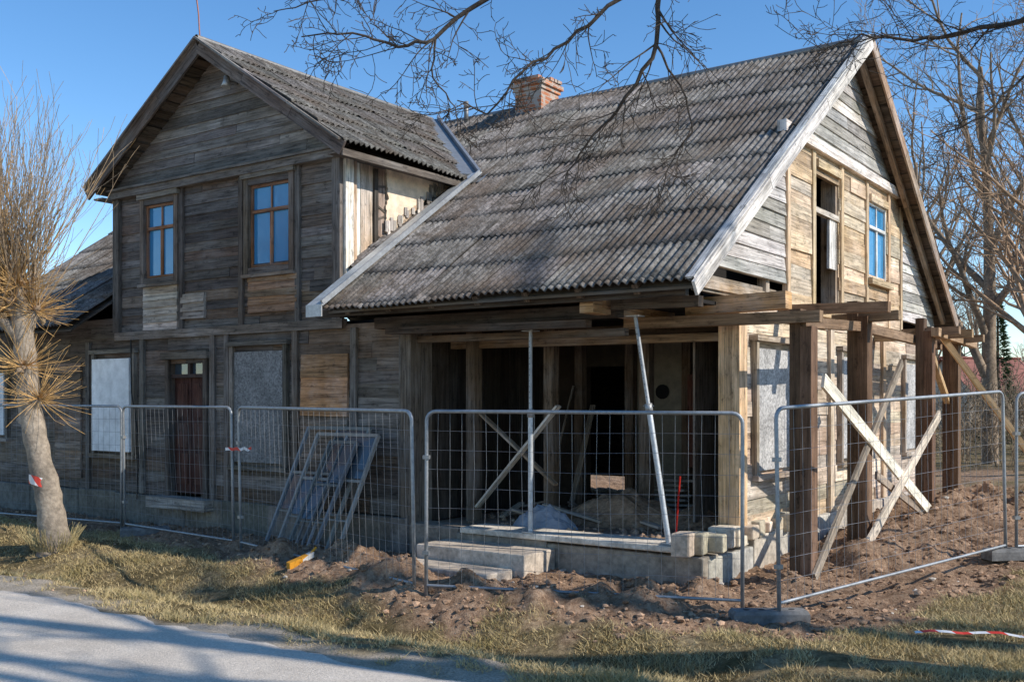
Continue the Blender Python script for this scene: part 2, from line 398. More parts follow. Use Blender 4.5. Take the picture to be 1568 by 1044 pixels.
for s0,s1,z0,z1 in H_up:
    for (a,b_,c,d) in ((s0-.1,s0,z0-.1,z1+.1),(s1,s1+.1,z0-.1,z1+.1)): tr(a,b_,c,d,.0,.11,(.17,.12,.08))
    tr(s0-.14,s1+.14,z1+.1,z1+.19,.0,.15,(.2,.16,.12));tr(s0-.13,s1+.13,z0-.15,z0-.1,.0,.14,(.2,.15,.11))
    tr(s0,s1,z1,z1+.1,.0,.105);tr(s0,s1,z0-.1,z0,.0,.105)
wg=B()
def win(bd,mp,s0,s1,z0,z1,fc=(.34,.14,.055)):
    def fb(a,b_,c,d,o0=-.03,o1=.045): mbox(bd,mp,a,b_,c,d,o0,o1,fc)
    t=.04;mid=(s0+s1)/2;zt=z0+(z1-z0)*.66
    fb(s0,s0+t,z0,z1);fb(s1-t,s1,z0,z1);fb(s0+t,s1-t,z0,z0+t);fb(s0+t,s1-t,z1-t,z1)
    fb(s0+t,s1-t,zt,zt+.05,-.032,.055);fb(mid-.028,mid+.028,z0+t,zt,-.03,.04);fb(mid-.014,mid+.014,zt+.05,z1-t,-.03,.035)
    mbox(wg,mp,s0+t,s1-t,z0+t,z1-t,-.01,.012,(1,1,1))
for hh in H_up: win(wf,mF,*hh)
mbox(wf,mF,-14.5,-14.4,.5,2.74,-.05,.1,(.11,.08,.06));mbox(wf,mF,-13.52,-13.42,.5,2.74,-.05,.1,(.11,.08,.06));mbox(wf,mF,-14.56,-13.36,2.742,2.86,-.0,.15,(.15,.12,.09))
mbox(wf,mF,-14.4,-13.52,2.44,2.5,-.05,.04,(.08,.05,.04));
wd_=B();mbox(wd_,mF,-14.4,-13.52,2.5,2.74,-.04,-.03,(1,1,1));wd_.build('door_transom',[M_glass2],house)
mbox(wf,mF,-13.99,-13.93,2.5,2.74,-.04,.03,(.08,.05,.04))
for a,b_ in ((-14.4,-13.97),(-13.95,-13.52)):
    mbox(wf,mF,a,b_,.55,2.44,-.08,-.03,(.085,.034,.025))
    for z0,z1 in ((.7,1.2),(1.3,1.7),(1.8,2.35)): mbox(wf,mF,a+.08,b_-.08,z0,z1,-.03,-.012,(.11,.045,.03))
mbox(wf,mF,-14.7,-13.2,.32,.5,-.0,.32,(.3,.25,.2),0)
pan=B()
def panel(bd,mp,s0,s1,z0,z1,col,o=.09,fr=(.18,.145,.11),mi=0):
    mbox(bd,mp,s0-.08,s0,z0-.05,z1+.09,.02,.12,vary(fr));mbox(bd,mp,s1,s1+.08,z0-.05,z1+.09,.02,.12,vary(fr))
    mbox(bd,mp,s0-.12,s1+.12,z1+.092,z1+.16,.02,.15,vary(fr));mbox(bd,mp,s0-.1,s1+.1,z0-.12,z0-.052,.02,.15,vary(fr))
    mbox(pan,mp,s0+.01,s1-.01,z0,z1,.03,o,col,mi)
panel(wf,mF,-12.77,-11.63,1.12,2.82,(.2,.195,.19),mi=1)
panel(wf,mF,-16.51,-15.4,1.19,2.79,(.8,.82,.84),.16)
panel(wf,mF,-20.4,-19.5,1.4,2.6,(.7,.72,.74),.14)
for s0,s1 in ((12.05,13.3),(15.35,16.35),(18.9,20.1)): panel(w,mG,s0,s1,1.2,2.72,(.4,.385,.37),.11,(.26,.2,.14),1)
# gable wall
HG=[(14.3,15.35,3.36,5.38),(16.85,17.85,4.05,5.3)]
siding(w,mG,lambda z:(13.2,18.8),3.32,5.62,.2,HON,HG,lap=.004,jit=.03,mi=1,v=.2)
siding(w,mG,lambda z:(15.8-(7.45-z)/.686,15.8+(7.45-z)/.686),5.66,7.42,.17,GRY,lap=.02)
siding(w,mG,lambda z:(max(10.3,15.8-(7.45-z)/.686),13.18),3.63,5.66,.17,GRY,lap=.02)
siding(w,mG,lambda z:(18.82,min(21.2,15.8+(7.45-z)/.686)),3.5,5.66,.17,GRY,lap=.02)
siding(w,mG,lambda z:(11.7,20.9),.45,3.32,.21,[(.46,.35,.24),(.4,.305,.215),(.37,.3,.23),(.52,.42,.31),(.34,.25,.18)],lap=.004,jit=.03,mi=1,v=.2)
def tg(s0,s1,z0,z1,o0,o1,c=(.44,.31,.18)): mbox(w,mG,s0,s1,z0,z1,o0,o1,vary(c,.15),1)
tg(12.95,19.0,5.6,5.75,.0,.13,(.5,.46,.4))
for s in (13.2,14.2,15.45,16.72,17.98,18.75): tg(s-.06,s+.06,3.3,5.6,.0,.075)
for s0,s1,z0,z1 in HG:
    tg(s0,s1,z1,z1+.12,.0,.1);tg(s0-.12,s1+.12,z0-.1,z0,.0,.15)
win(w,mG,16.85,17.85,4.05,5.3,(.6,.58,.54))
mbox(w,mG,14.3,15.35,4.75,4.83,-.03,.05,(.4,.34,.27));mbox(w,mG,15.0,15.35,4.02,4.75,-.02,.02,(.5,.47,.43));mbox(w,mG,14.3,14.4,3.36,5.38,-.2,.02,(.3,.2,.12));mbox(w,mG,15.27,15.35,3.36,5.38,-.2,.02,(.3,.2,.12))
mbox(w,mG,11.5,11.74,.45,3.3,-.18,.09,(.5,.31,.15),1);mbox(w,mG,20.8,21.0,.4,3.5,-.1,.1,(.3,.24,.18))
for s in (14.9,17.6): tg(s-.08,s+.08,.45,3.3,.0,.1,(.4,.3,.2))
# wing right side wall
s=10.45
while s<13.4:
    wd=R.uniform(.1,.2)
    c=R.choice([(.6,.52,.43),(.5,.37,.24),(.3,.2,.13),(.66,.6,.5)]) if s<11.2 else (.13,.10,.075)
    zb=zm(s)-.1
    mbox(w,mS,s,s+wd-.006,zb,5.6,-.04,.03+R.uniform(0,.02),vary(c,.15));s+=wd
pl=B()
mbox(w,mS,11.12,11.2,4.2,5.5,.03,.075,(.05,.04,.03))
pts=[];n=30
for i in range(n+1):
    t=i/n;z=5.54-t*(1.12);pts.append((11.38+.16*noise.noise(Vector((z*3,1,1)))+.06*noise.noise(Vector((z*14,1,5))),z))
bot=[]
for i in range(1,44):
    s_=11.38+i*.046;bot.append((s_,max(zm(s_)+.1+.14*noise.noise(Vector((s_*4,2,2)))+.06*noise.noise(Vector((s_*17,2,2))),4.25)))
pts+=bot+[(13.45,5.54)]
vv=[mS(p[0],p[1],.085) for p in pts];c0=mS(12.3,5.25,.085)
for i in range(len(vv)):
    pl.quad([c0,vv[i],vv[(i+1)%len(vv)]],(.84,.66,.48))
    a,b2=vv[i],vv[(i+1)%len(vv)];pl.quad([a,b2,b2-Vector((.05,0,0)),a-Vector((.05,0,0))],(.4,.32,.24))
for i in range(26):
    s_=R.uniform(11.3,12.9);z_=zm(s_)+R.uniform(.05,.18)
    w.box(mS(s_,z_,.1),(0,.03,0),(.008,0,0),(0,0,R.uniform(.05,.12)),vary((.35,.3,.25)))
for i in range(4):
    z_=4.5+i*.24+R.uniform(-.03,.03);w.beam(mS(11.2,z_,.045),mS(11.42,z_+R.uniform(-.12,.12),.05),.02,.03,vary((.09,.065,.045)))
mbox(w,mS,10.5,10.66,3.6,5.6,.0,.1,(.66,.56,.45));mbox(w,mS,10.66,10.74,3.8,5.6,.0,.085,(.5,.3,.15))
for x0,x1,y0,y1,z0,z1 in ((-15.9,-15.8,10.6,15,3,5.6),(-19.9,-4.95,20.85,20.95,.3,3.6),(-20.0,-19.9,10.54,20.9,.3,3.5)):
    w.abox(x0,x1,y0,y1,z0,z1,(.1,.08,.065))
P=[Vector((-19.95,10.3,3.5)),Vector((-19.95,21.2,3.5)),Vector((-19.95,15.8,7.45))];w.quad(P,(.2,.18,.16))
# interior
dk=B();pi_=B()
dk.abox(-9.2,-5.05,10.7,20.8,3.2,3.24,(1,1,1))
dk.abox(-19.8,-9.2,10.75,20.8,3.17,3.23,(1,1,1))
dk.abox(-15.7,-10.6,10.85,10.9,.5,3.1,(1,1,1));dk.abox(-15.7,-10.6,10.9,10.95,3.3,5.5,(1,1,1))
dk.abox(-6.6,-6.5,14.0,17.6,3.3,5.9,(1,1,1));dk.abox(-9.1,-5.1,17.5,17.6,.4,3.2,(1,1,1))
mbox(wf,mF,-9.3,-9.12,.4,3.1,-.35,.1,(.17,.13,.095))
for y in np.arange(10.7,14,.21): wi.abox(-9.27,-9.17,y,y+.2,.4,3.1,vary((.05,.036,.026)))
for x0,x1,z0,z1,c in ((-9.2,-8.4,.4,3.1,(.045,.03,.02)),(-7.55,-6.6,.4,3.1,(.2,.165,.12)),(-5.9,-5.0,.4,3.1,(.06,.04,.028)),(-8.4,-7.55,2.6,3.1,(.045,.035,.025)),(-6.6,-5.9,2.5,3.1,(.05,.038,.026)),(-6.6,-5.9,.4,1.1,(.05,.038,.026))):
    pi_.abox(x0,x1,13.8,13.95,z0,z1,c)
fl0=B();fl0.tube([(-7.05,13.79,2.2),(-7.05,13.77,2.2)],.11,14,(.02,.015,.01),cap=True);fl0.build('stove_pipe_hole',[M_dark],house)
for x in (-8.45,-7.55,-6.6,-5.9): wi.abox(x-.07,x+.07,13.65,13.79,.4,3.1,(.14,.085,.05))
for x,y in ((-8.7,11.3),(-8.0,12.2),(-6.9,13),(-5.35,12.4),(-6.0,13.0)): wi.abox(x-.08,x+.08,y-.08,y+.08,.4,3.12,vary((.16,.1,.06)))
wi.beam((-8.6,11.25,.6),(-7.3,11.3,2.0),.12,.03,(.5,.42,.32));wi.beam((-8.7,11.35,1.95),(-7.4,11.4,.95),.1,.03,(.35,.24,.15))
wi.beam((-9.1,11.35,2.85),(-5.0,11.7,2.85),.16,.1,(.26,.165,.09))
wi.beam((-9.1,12.6,3.05),(-5.0,12.6,3.05),.14,.14,(.12,.08,.05))
for i in range(7): wi.beam((-7.1+R.uniform(-.1,.1),13.3,.5+i*.07),(-6.3+R.uniform(-.1,.1),13.2,.52+i*.07),.12,.03,vary((.3,.24,.18)))
for i in range(14):
    wi.beam((-5.12,12.0+i*.13,.9),(-5.12,12.0+i*.13-.02,2.9),.02,.01,(.35,.24,.14))
    wi.beam((-5.14,11.8,.9+i*.15),(-5.14,13.8,.9+i*.15),.01,.02,(.3,.2,.12))
wi.abox(-6.55,-5.95,13.6,13.64,1.1,2.45,(.14,.05,.03));wi.abox(-5.75,-5.72,12.1,13.2,.5,2.9,(.2,.15,.11))
# a second inner partition with a dark doorway, plus leaning boards and scattered timber
wi.beam((-8.9,13.4,.45),(-8.5,13.6,2.3),.14,.03,(.22,.16,.11));wi.beam((-8.3,13.2,.45),(-8.15,13.6,2.0),.1,.03,(.28,.2,.13))
for i in range(12):
    x=R.uniform(-8.8,-5.8);y=R.uniform(11.2,13);a=R.uniform(0,3.1);l=R.uniform(.2,.6)
    wi.beam((x-l*math.cos(a),y-l*math.sin(a)*.5,.43+R.uniform(0,.05)),(x+l*math.cos(a),y+l*math.sin(a)*.5,.45+R.uniform(0,.2)),.09,.03,vary((.35,.26,.18)))
# porch beams
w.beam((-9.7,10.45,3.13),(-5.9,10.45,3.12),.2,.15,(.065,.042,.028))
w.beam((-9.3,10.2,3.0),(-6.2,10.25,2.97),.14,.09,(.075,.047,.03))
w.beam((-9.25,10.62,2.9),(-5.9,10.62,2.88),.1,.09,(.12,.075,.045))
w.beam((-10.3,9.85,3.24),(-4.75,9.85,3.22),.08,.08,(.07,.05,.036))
w.beam((-6.05,9.95,3.16),(-6.05,12.0,3.16),.18,.18,(.42,.25,.12))
w.beam((-5.9,10.3,3.18),(-4.8,10.3,3.16),.12,.12,(.1,.07,.048))
w.beam((-5.0,9.9,3.4),(-5.0,13.2,3.42),.1,.1,(.32,.22,.13))
w.beam((-5.45,11.35,3.2),(-4.2,11.35,3.22),.2,.2,(.5,.29,.13))
w.beam((-5.02,10.6,3.42),(-5.02,13.0,3.42),.08,.2,(.2,.15,.1))
w.beam((-5.0,12.6,3.35),(-5.0,12.6,3.9),.12,.12,(.3,.22,.14))
for x in np.arange(-9.6,-4.7,.72): w.beam((x,9.7,3.26),(x,12.6,3.26+.686*2.9),.08,.12,(.11,.07,.045))
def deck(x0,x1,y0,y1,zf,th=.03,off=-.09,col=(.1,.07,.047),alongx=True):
    n=18
    for i in range(n):
        if alongx:
            ya=y0+(y1-y0)*i/n;yb_=y0+(y1-y0)*(i+1)/n
            P=[Vector((x0,ya,zf(ya)+off)),Vector((x1,ya,zf(ya)+off)),Vector((x1,yb_,zf(yb_)+off)),Vector((x0,yb_,zf(yb_)+off))]
        else:
            xa=x0+(x1-x0)*i/n;xb=x0+(x1-x0)*(i+1)/n
            P=[Vector((xa,y0,zf(xa)+off)),Vector((xa,y1,zf(xa)+off)),Vector((xb,y1,zf(xb)+off)),Vector((xb,y0,zf(xb)+off))]
        plank4(w,P,Vector((0,0,1)),th,vary(col))
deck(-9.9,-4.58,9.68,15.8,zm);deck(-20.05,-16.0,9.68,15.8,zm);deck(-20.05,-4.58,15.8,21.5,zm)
deck(-16.1,-13.17,10.2,15.0,zw,alongx=False);deck(-13.17,-10.1,10.2,13.0,zw,off=-.12,alongx=False);deck(-13.17,-12,13.0,15.0,zw,off=-.12,alongx=False)
def rake(p0,p1,h,t,col,n=3):
    p0=Vector(p0);p1=Vector(p1)
    for i in range(n):
        a=p0.lerp(p1,i/n);b_=p0.lerp(p1,(i+1)/n-.002);w.beam(a,b_,t+R.uniform(0,.004),h,vary(col,.1),up=(0,0,1))
rake((-4.54,9.6,3.22),(-4.54,15.8,7.5),.16,.03,(.5,.46,.41));rake((-4.6,9.6,3.335),(-4.6,15.8,7.625),.025,.1,(.4,.38,.35))
rake((-4.54,15.8,7.5),(-4.54,21.55,3.52),.2,.03,(.3,.2,.13))
rake((-4.75,15.9,7.35),(-4.75,21.3,3.6),.12,.08,(.24,.16,.1),2);rake((-4.8,9.9,3.35),(-4.8,15.7,7.35),.12,.08,(.2,.14,.1),2)
rake((-13.17,10.1,7.56),(-10.05,10.1,zw(-10.05)-.08),.2,.035,(.14,.1,.08));rake((-13.17,10.1,7.56),(-16.2,10.1,zw(-16.2)-.08),.2,.035,(.14,.1,.08))
rake((-13.17,10.07,7.69),(-10.05,10.07,zw(-10.05)+.04),.03,.12,(.2,.18,.16));rake((-13.17,10.07,7.69),(-16.2,10.07,zw(-16.2)+.04),.03,.12,(.18,.15,.13))
w.beam((-10.07,10.1,5.5),(-10.07,13.2,5.5),.03,.1,(.12,.095,.075))
w.abox(-10.45,-10.1,10.2,13.2,5.53,5.55,(.14,.11,.09));w.abox(-16.15,-15.9,10.2,15,5.52,5.55,(.14,.11,.09))
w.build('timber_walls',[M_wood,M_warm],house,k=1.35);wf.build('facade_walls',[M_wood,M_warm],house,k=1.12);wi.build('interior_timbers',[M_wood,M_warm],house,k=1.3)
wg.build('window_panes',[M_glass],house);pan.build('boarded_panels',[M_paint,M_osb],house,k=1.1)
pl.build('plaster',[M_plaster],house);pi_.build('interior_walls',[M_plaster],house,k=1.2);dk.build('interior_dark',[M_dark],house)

# corrugated roofs
rf=B()
def corr(O,S,D,width,length,keep,wl=.105,amp=.022,row=.82,slip=.012,base=(.235,.215,.195),hs=.014):
    O=Vector(O);S=Vector(S).normalized();D=Vector(D).normalized();Nn=S.cross(D).normalized()
    if Nn.z<0: Nn=-Nn
    wps=9;pp=6;W=wl*wps;nr=int(math.ceil(length/row));nsh=int(math.ceil(width/W))
    for r in range(nr):
        for k in range(nsh):
            d0=max(0,r*row-.06);d1=min((r+1)*row+.06,length)
            sl=R.gauss(0,slip);dh=R.uniform(0,.008);tl=R.gauss(0,.004);d1+=sl;d0+=sl
            if r==nr-1: d1=length+R.uniform(-.02,.03)
            if d1-d0<.1: continue
            q=R.uniform(.8,1.2);col=(base[0]*q,base[1]*q*R.uniform(.97,1.02),base[2]*q)
            n0=len(rf.v);np_=wps*pp+1;nd=5
            for j in range(nd+1):
                jj=min(j,nd-1);t=jj/(nd-1);d=d0+(d1-d0)*t
                for i in range(np_):
                    s_=k*W+i*wl/pp
                    s_=min(s_,width)
                    h=amp*math.cos(2*math.pi*i/pp)+hs*t+dh+tl*(i/np_-.5)*2
                    if j==nd: h-=.011
                    P=O+S*s_+D*d+Nn*h
                    P.z+=.07*noise.noise(P*.45)
                    rf.v.append(P)
            for j in range(nd):
                for i in range(np_-1):
                    if k*W+i*wl/pp>=width-.001: continue
                    a=n0+j*np_+i;c=(rf.v[a]+rf.v[a+np_+1])/2
                    if not keep(c): continue
                    us=k*W+i*wl/pp;ud=d0+(d1-d0)*j/(nd-1)
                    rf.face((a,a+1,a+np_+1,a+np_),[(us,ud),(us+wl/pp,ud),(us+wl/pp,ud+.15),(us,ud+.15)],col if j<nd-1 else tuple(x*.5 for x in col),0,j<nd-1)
Lm=math.hypot(6.21,6.21*.686)
def keepm(p):
    hx,hy=p.x,p.y
    if -15.88<hx<-10.46 and zw(hx)>zm(hy)+.0: return False
    if -16.05<hx<-9.97 and hy<10.62: return False
    return True
corr((-4.55,15.8,7.55),(-1,0,0),(0,-1,-.686),15.55,Lm,keepm)
corr((-4.55,15.8,7.55),(-1,0,0),(0,1,-.686),15.55,Lm*.93,lambda p:True,wl=.15)
def keepw(p): return not (p.y>10.6 and zm(p.y)>zw(p.x)+.03)
Lw=math.hypot(3.12,3.12*.655)
corr((-13.17,10.06,7.66),(0,1,0),(1,0,-.655),5.9,Lw,keepw,row=.62,slip=.03,base=(.2,.185,.165),hs=.03)
corr((-13.17,10.06,7.66),(0,1,0),(-1,0,-.655),5.9,Lw*.975,keepw,row=.62,slip=.02)
rf.build('corrugated_roof',[M_roof],house)
fl=B()
fl.tube([(-4.5,15.8,7.57),(-9,15.8,7.545),(-13.2,15.8,7.57)],.06,8,(.25,.24,.23));fl.tube([(-13.17,10.05,7.69),(-13.17,13,7.67),(-13.17,15.7,7.68)],.05,8,(.25,.23,.21))
def strip(p0,p1,wv,t,col):
    p0=Vector(p0);p1=Vector(p1);wv=Vector(wv);d=(p1-p0);nn=d.cross(wv).normalized()
    fl.box((p0+p1)/2,d/2,wv/2,nn*t/2,col)
strip((-10.0,9.52,3.33),(-10.0,13.0,zm(13.0)+.08),(.3,0,0),.02,(.6,.61,.6))
strip((-9.86,9.52,3.36),(-9.86,12.95,zm(12.95)+.11),(.03,0,0),.07,(.4,.41,.42))
strip((-9.86,9.515,3.26),(-10.15,9.515,3.26),(0,0,.16),.02,(.5,.5,.5))
p0=Vector((-10.05,12.96,5.66));p1=Vector((-13.05,15.55,7.6));d=(p1-p0)
sd=Vector((d.y,-d.x,0)).normalized()
strip(p0+Vector((0,0,.03)),p1+Vector((0,0,.03)),sd*.34,.02,(.28,.29,.3))
strip(p0+Vector((0.1,.1,.08)),p1+Vector((.1,.1,.08)),sd*.05,.06,(.3,.31,.33))
fl.box((-10.0,13.05,5.62),(.18,0,0),(0,.16,.1),(0,-.01,.015),(.35,.37,.39))
fl.tube([(-12.2,15.6,7.4),(-12.2,15.6,7.85)],.045,8,(.25,.24,.23),cap=True)
fl.tube([(-13.2,10.15,7.6),(-13.24,10.15,8.1),(-13.3,10.15,8.42)],.012,6,(.3,.12,.08));fl.tube([(-13.3,10.15,8.42),(-13.3,10.15,8.47)],.02,6,(.3,.12,.08),cap=True)
fl.tube([(-12.75,10.5,7.0),(-12.75,10.3,7.02)],.02,6,(.4,.4,.4));fl.tube([(-12.75,10.3,7.08),(-12.75,10.3,6.98),(-12.75,10.28,6.9)],[.04,.06,.075],10,(.55,.55,.53),cap=True)
fl.tube([(-15.35,10.38,3.1),(-15.3,10.36,2.2),(-15.1,10.36,1.4),(-15.15,10.36,.4)],.012,5,(.02,.02,.02))
fl.build('flashing_and_fittings',[M_metal],house)
ch=B();cx,cy=-10.65,15.75
def chb(hw,z0,z1):
    P=[(cx-hw,cy-hw),(cx+hw,cy-hw),(cx+hw,cy+hw),(cx-hw,cy+hw)]
    for i in range(4):
        a=P[i];b_=P[(i+1)%4];q=[Vector((*a,z0)),Vector((*b_,z0)),Vector((*b_,z1)),Vector((*a,z1))]
        ch.quad(q,(1,1,1),0,[(i*.65,z0),(i*.65+2*hw,z0),(i*.65+2*hw,z1),(i*.65,z1)])
    for z in (z0,z1): ch.quad([Vector((*p,z)) for p in P],(1,1,1),0)
chb(.29,7.0,7.76);chb(.32,7.76,7.835);chb(.36,7.835,7.91);chb(.31,7.91,7.96)
for i in range(14):
    a=R.uniform(-.27,.27);b_=R.choice((-.27,.27));
    if R.random()<.5:a,b_=b_,a
    ch.box((cx+a,cy+b_,7.975),(.08,0,0),(0,.055,0),(0,0,.03),(1,1,1))
ch.build('chimney',[M_brick],house)
# foundations
fd=B()
def rough_strip(x0,x1,y0,y1,z0,z1,col):
    fd.abox(x0,x1,y0,y1,z0,z1,col)
x=-19.95
while x<-9.2:
    l=R.uniform(.8,1.6);x2=min(x+l,-9.15);rough_strip(x,x2-.004,FY-.12-R.uniform(0,.03),FY+.2,-.4,.49+R.uniform(-.015,.01),vary((.19,.165,.135),.15));x=x2
y=10.55
while y<20.9:
    l=R.uniform(.5,1.0);y2=min(y+l,20.95);rough_strip(GX-.2,GX+.12+R.uniform(0,.03),y,y2-.004,-.4,.44+R.uniform(-.03,.01) if y>11.6 else .3,vary((.46,.41,.35),.15));y=y2
rough_strip(-9.15,-8.3,FY-.1,FY+.3,-.4,.42,(.27,.22,.175));rough_strip(-8.296,-6.9,FY-.15,FY+.3,-.4,.36,(.28,.235,.19));rough_strip(-6.896,-4.83,FY-.13,FY+.3,-.4,.33,(.33,.28,.22))
rough_strip(-8.2,-5.1,FY-.2,FY+.35,.365,.44,(.66,.58,.48))
rough_strip(-8.4,-6.75,9.72,FY-.16,-.4,.28,(.52,.43,.34));rough_strip(-8.6,-6.9,9.2,9.715,-.4,.11,(.52,.43,.34))
rough_strip(-9.1,-5.2,FY+.35,13.8,-.4,.4,(.26,.18,.125))
for i in range(16):
    y=10.35+i*.17;l=R.uniform(.08,.14);h=R.uniform(.06,.13)
    z=.44 if y<10.9 else (.32+h if y<11.6 else .46)
    fd.box((GX-.0+R.uniform(-.08,.1),y,z+h*.3),(R.uniform(.1,.17),.02,0),(-.015,l,0),(0,0,h),vary((.55,.46,.35),.25))
fo=fd.build('foundation',[M_conc],house)
bv=fo.modifiers.new('bev','BEVEL');bv.width=.018;bv.segments=2
ru=B()
for i in range(260):
    x=R.uniform(-8.9,-5.4);y=R.uniform(11,13.4)
    clod(ru,(x,y,.41),R.uniform(.015,.06),vary((.34,.23,.155),.4))
def heap(bd,cx,cy,z0,rx,ry,h,col,seed):
    n0=len(bd.v);G=26
    for j in range(G+1):
        for i in range(G+1):
            u=i/G*2-1;v=j/G*2-1;q=u*u+v*v
            z=z0-.03+h*max(0,1-q)**.9*(1+.45*noise.noise(Vector((u*3,v*3,seed))))+.03*noise.noise(Vector((u*10,v*10,seed)))*(q<1)
            bd.v.append(Vector((cx+u*rx,cy+v*ry,z)))
    for j in range(G):
        for i in range(G):
            a=n0+j*(G+1)+i;bd.face((a,a+1,a+G+2,a+G+1),[(0,0)]*4,col,0,False)
heap(ru,-6.9,12.3,.4,.95,.7,.42,(.3,.195,.125),3);heap(ru,-5.9,12.6,.4,.6,.6,.25,(.28,.185,.12),8)
ru.tube([(-5.6,11.3,.42),(-5.55,11.32,1.15)],.012,6,(.5,.03,.02),cap=True)
ru.build('rubble',[M_brickless],house)
bag=B();heap(bag,-7.45,11.2,.4,.5,.3,.3,(.26,.28,.32),5);bag.build('plastic_wrapped_bag',[M_paint],house)

# ------------------------------------------------------------ props, shoring
st=empty('steel_prop',(0,0,0),house.rotation_euler[2])
def prop(parent,p0,p1):
    b_=B();p0=Vector(p0);p1=Vector(p1);m=p0.lerp(p1,.6)
    b_.tube([p0,m],.033,10,(.55,.56,.57));b_.tube([m,p1],.024,10,(.4,.4,.4));b_.tube([m-(p1-p0)*.03,m+(p1-p0)*.01],.045,10,(.35,.35,.35),cap=True)
    for q,s in ((p0,1),(p1,-1)): b_.box(q,(.08,0,0),(0,.08,0),(0,0,.006),(.45,.45,.45))
    for i in range(12): 
        q=m.lerp(p1,.1+i*.07);b_.tube([q-Vector((0,.0255,0)),q-Vector((0,.027,0))],.006,6,(.02,.02,.02),cap=True)
    b_.tube([m+Vector((-.07,0,0)),m+Vector((.07,0,0))],.008,6,(.3,.3,.3))
    b_.build('tube',[M_metal],parent)
prop(st,(-7.14,10.42,.45),(-7.14,10.42,2.93))
st2=empty('steel_prop',(0,0,0),house.rotation_euler[2]);prop(st2,(-5.29,10.5,.45),(-5.72,10.5,3.05))
sh=B();DB=(.12,.068,.04)
for (y,top,bw,x) in ((11.27,3.1,.25,-4.0),(13.36,3.35,.26,-4.0),(16.75,3.35,.25,-4.0),(18.3,3.3,.25,-3.95)):
    gz=-.2
    sh.abox(x-bw/2,x,y-.1,y+.1,gz,top,vary(DB,.1));sh.abox(x+.002,x+bw/2,y-.11,y+.11,gz,top-.2,vary((.16,.088,.05),.1))
    sh.beam((x-.35,y+.02,top-.22),(x+.5,y+.02,top-.2),.14,.12,vary((.28,.18,.105),.1)) if y>12 else None
sh.beam((-6.2,11.14,3.02),(-3.75,11.14,3.0),.12,.13,(.28,.175,.1))
sh.beam((-4.0,11.2,2.95),(-4.0,13.5,3.03),.11,.12,(.24,.15,.09));sh.beam((-4.2,13.4,3.08),(-4.2,18.6,3.0),.11,.13,(.26,.165,.1));sh.beam((-3.8,16.5,3.12),(-3.8,19.3,3.05),.11,.13,(.36,.23,.13))
sh.beam((-4.9,12.9,3.25),(-3.5,12.9,3.22),.13,.13,(.28,.17,.1));sh.beam((-4.9,17.2,3.1),(-3.4,17.2,3.12),.12,.13,(.4,.26,.14))
for a,b_,c,ww in (((-3.82,11.4,2.3),(-3.82,16.9,.15),(.8,.7,.56),.17),((-3.78,16.7,1.85),(-3.78,12.3,.0),(.6,.5,.39),.15),((-3.85,14.8,2.6),(-3.85,11.2,.1),(.3,.24,.18),.12),((-3.86,13.6,1.1),(-3.86,17.0,.1),(.3,.23,.17),.1)):
    sh.box((Vector(a)+Vector(b_))/2,(Vector(b_)-Vector(a))/2,(.018,0,0),((Vector(b_)-Vector(a)).cross(Vector((1,0,0)))).normalized()*ww/2,c)
sh.beam((-3.9,17.4,3.1),(-2.1,18.2,.25),.09,.09,(.55,.36,.18));sh.beam((-4.0,16.9,2.95),(-4.0,18.3,2.0),.09,.09,(.5,.32,.16))
SHO=empty('timber_shoring_frame',(0,0,0),house.rotation_euler[2])
sh.build('posts_and_braces',[M_wood2],SHO,k=1.1)

# ------------------------------------------------------------ fence
def fpanel(name,p0,p1,z0,z1,H=1.98,lean=0,sag=0):
    p0=Vector((p0[0],p0[1],z0));p1=Vector((p1[0],p1[1],z1));b_=B()
    d=p1-p0;L=d.length;dh=Vector((d.x,d.y,0)).normalized();nrm=Vector((dh.y,-dh.x,0))
    def Q(s,h): return p0+d*(s/L)+Vector((0,0,h))+nrm*(lean*h+sag*math.sin(math.pi*s/L)*(h/H))
    c=(.33,.34,.35);r=.02;e=.1
    path=[Q(0,0),Q(0,H*.5),Q(0,H-e)]+[Q(e-e*math.cos(a),H-e+e*math.sin(a)) for a in (.4,.8,1.2)]+[Q(e,H)]+[Q(L*k/6,H) for k in range(1,6)]+[Q(L-e,H)]+[Q(L-e+e*math.sin(a),H-e+e*math.cos(a)) for a in (.4,.8,1.2)]+[Q(L,H-e),Q(L,H*.5),Q(L,0)]
    b_.tube(path,r,8,c,cap=True);b_.tube([Q(0,.16),Q(L*.5,.16),Q(L,.16)],.016,8,c)
    c=(.25,.25,.26)
    n=int(L/.125);ph=R.random()*6
    for i in range(1,n):
        s=L*i/n;wob=.012*math.sin(i*.9+ph)+.006*math.sin(i*2.3)
        b_.tube([Q(s,.16),Q(s+wob,H*.35),Q(s-wob*.7,H*.7),Q(s,H)],.0018,4,c)
    for i in range(1,9):
        h=.16+i*(H-.16)/9;b_.tube([Q(0,h),Q(L*.25,h-.008*math.sin(i)),Q(L*.5,h-.012),Q(L*.75,h+.006*math.sin(i*2)),Q(L,h)],.0018,4,c)
    for h in (.5,1.5): b_.box(Q(0,h),dh*.035,nrm*.028,(0,0,.02),(.3,.3,.3))
    ob=b_.build(name,[M_metal]);return ob
A0=(-10.2,18.0);A=(-6.1,15.95);F=(9.5,12.8)
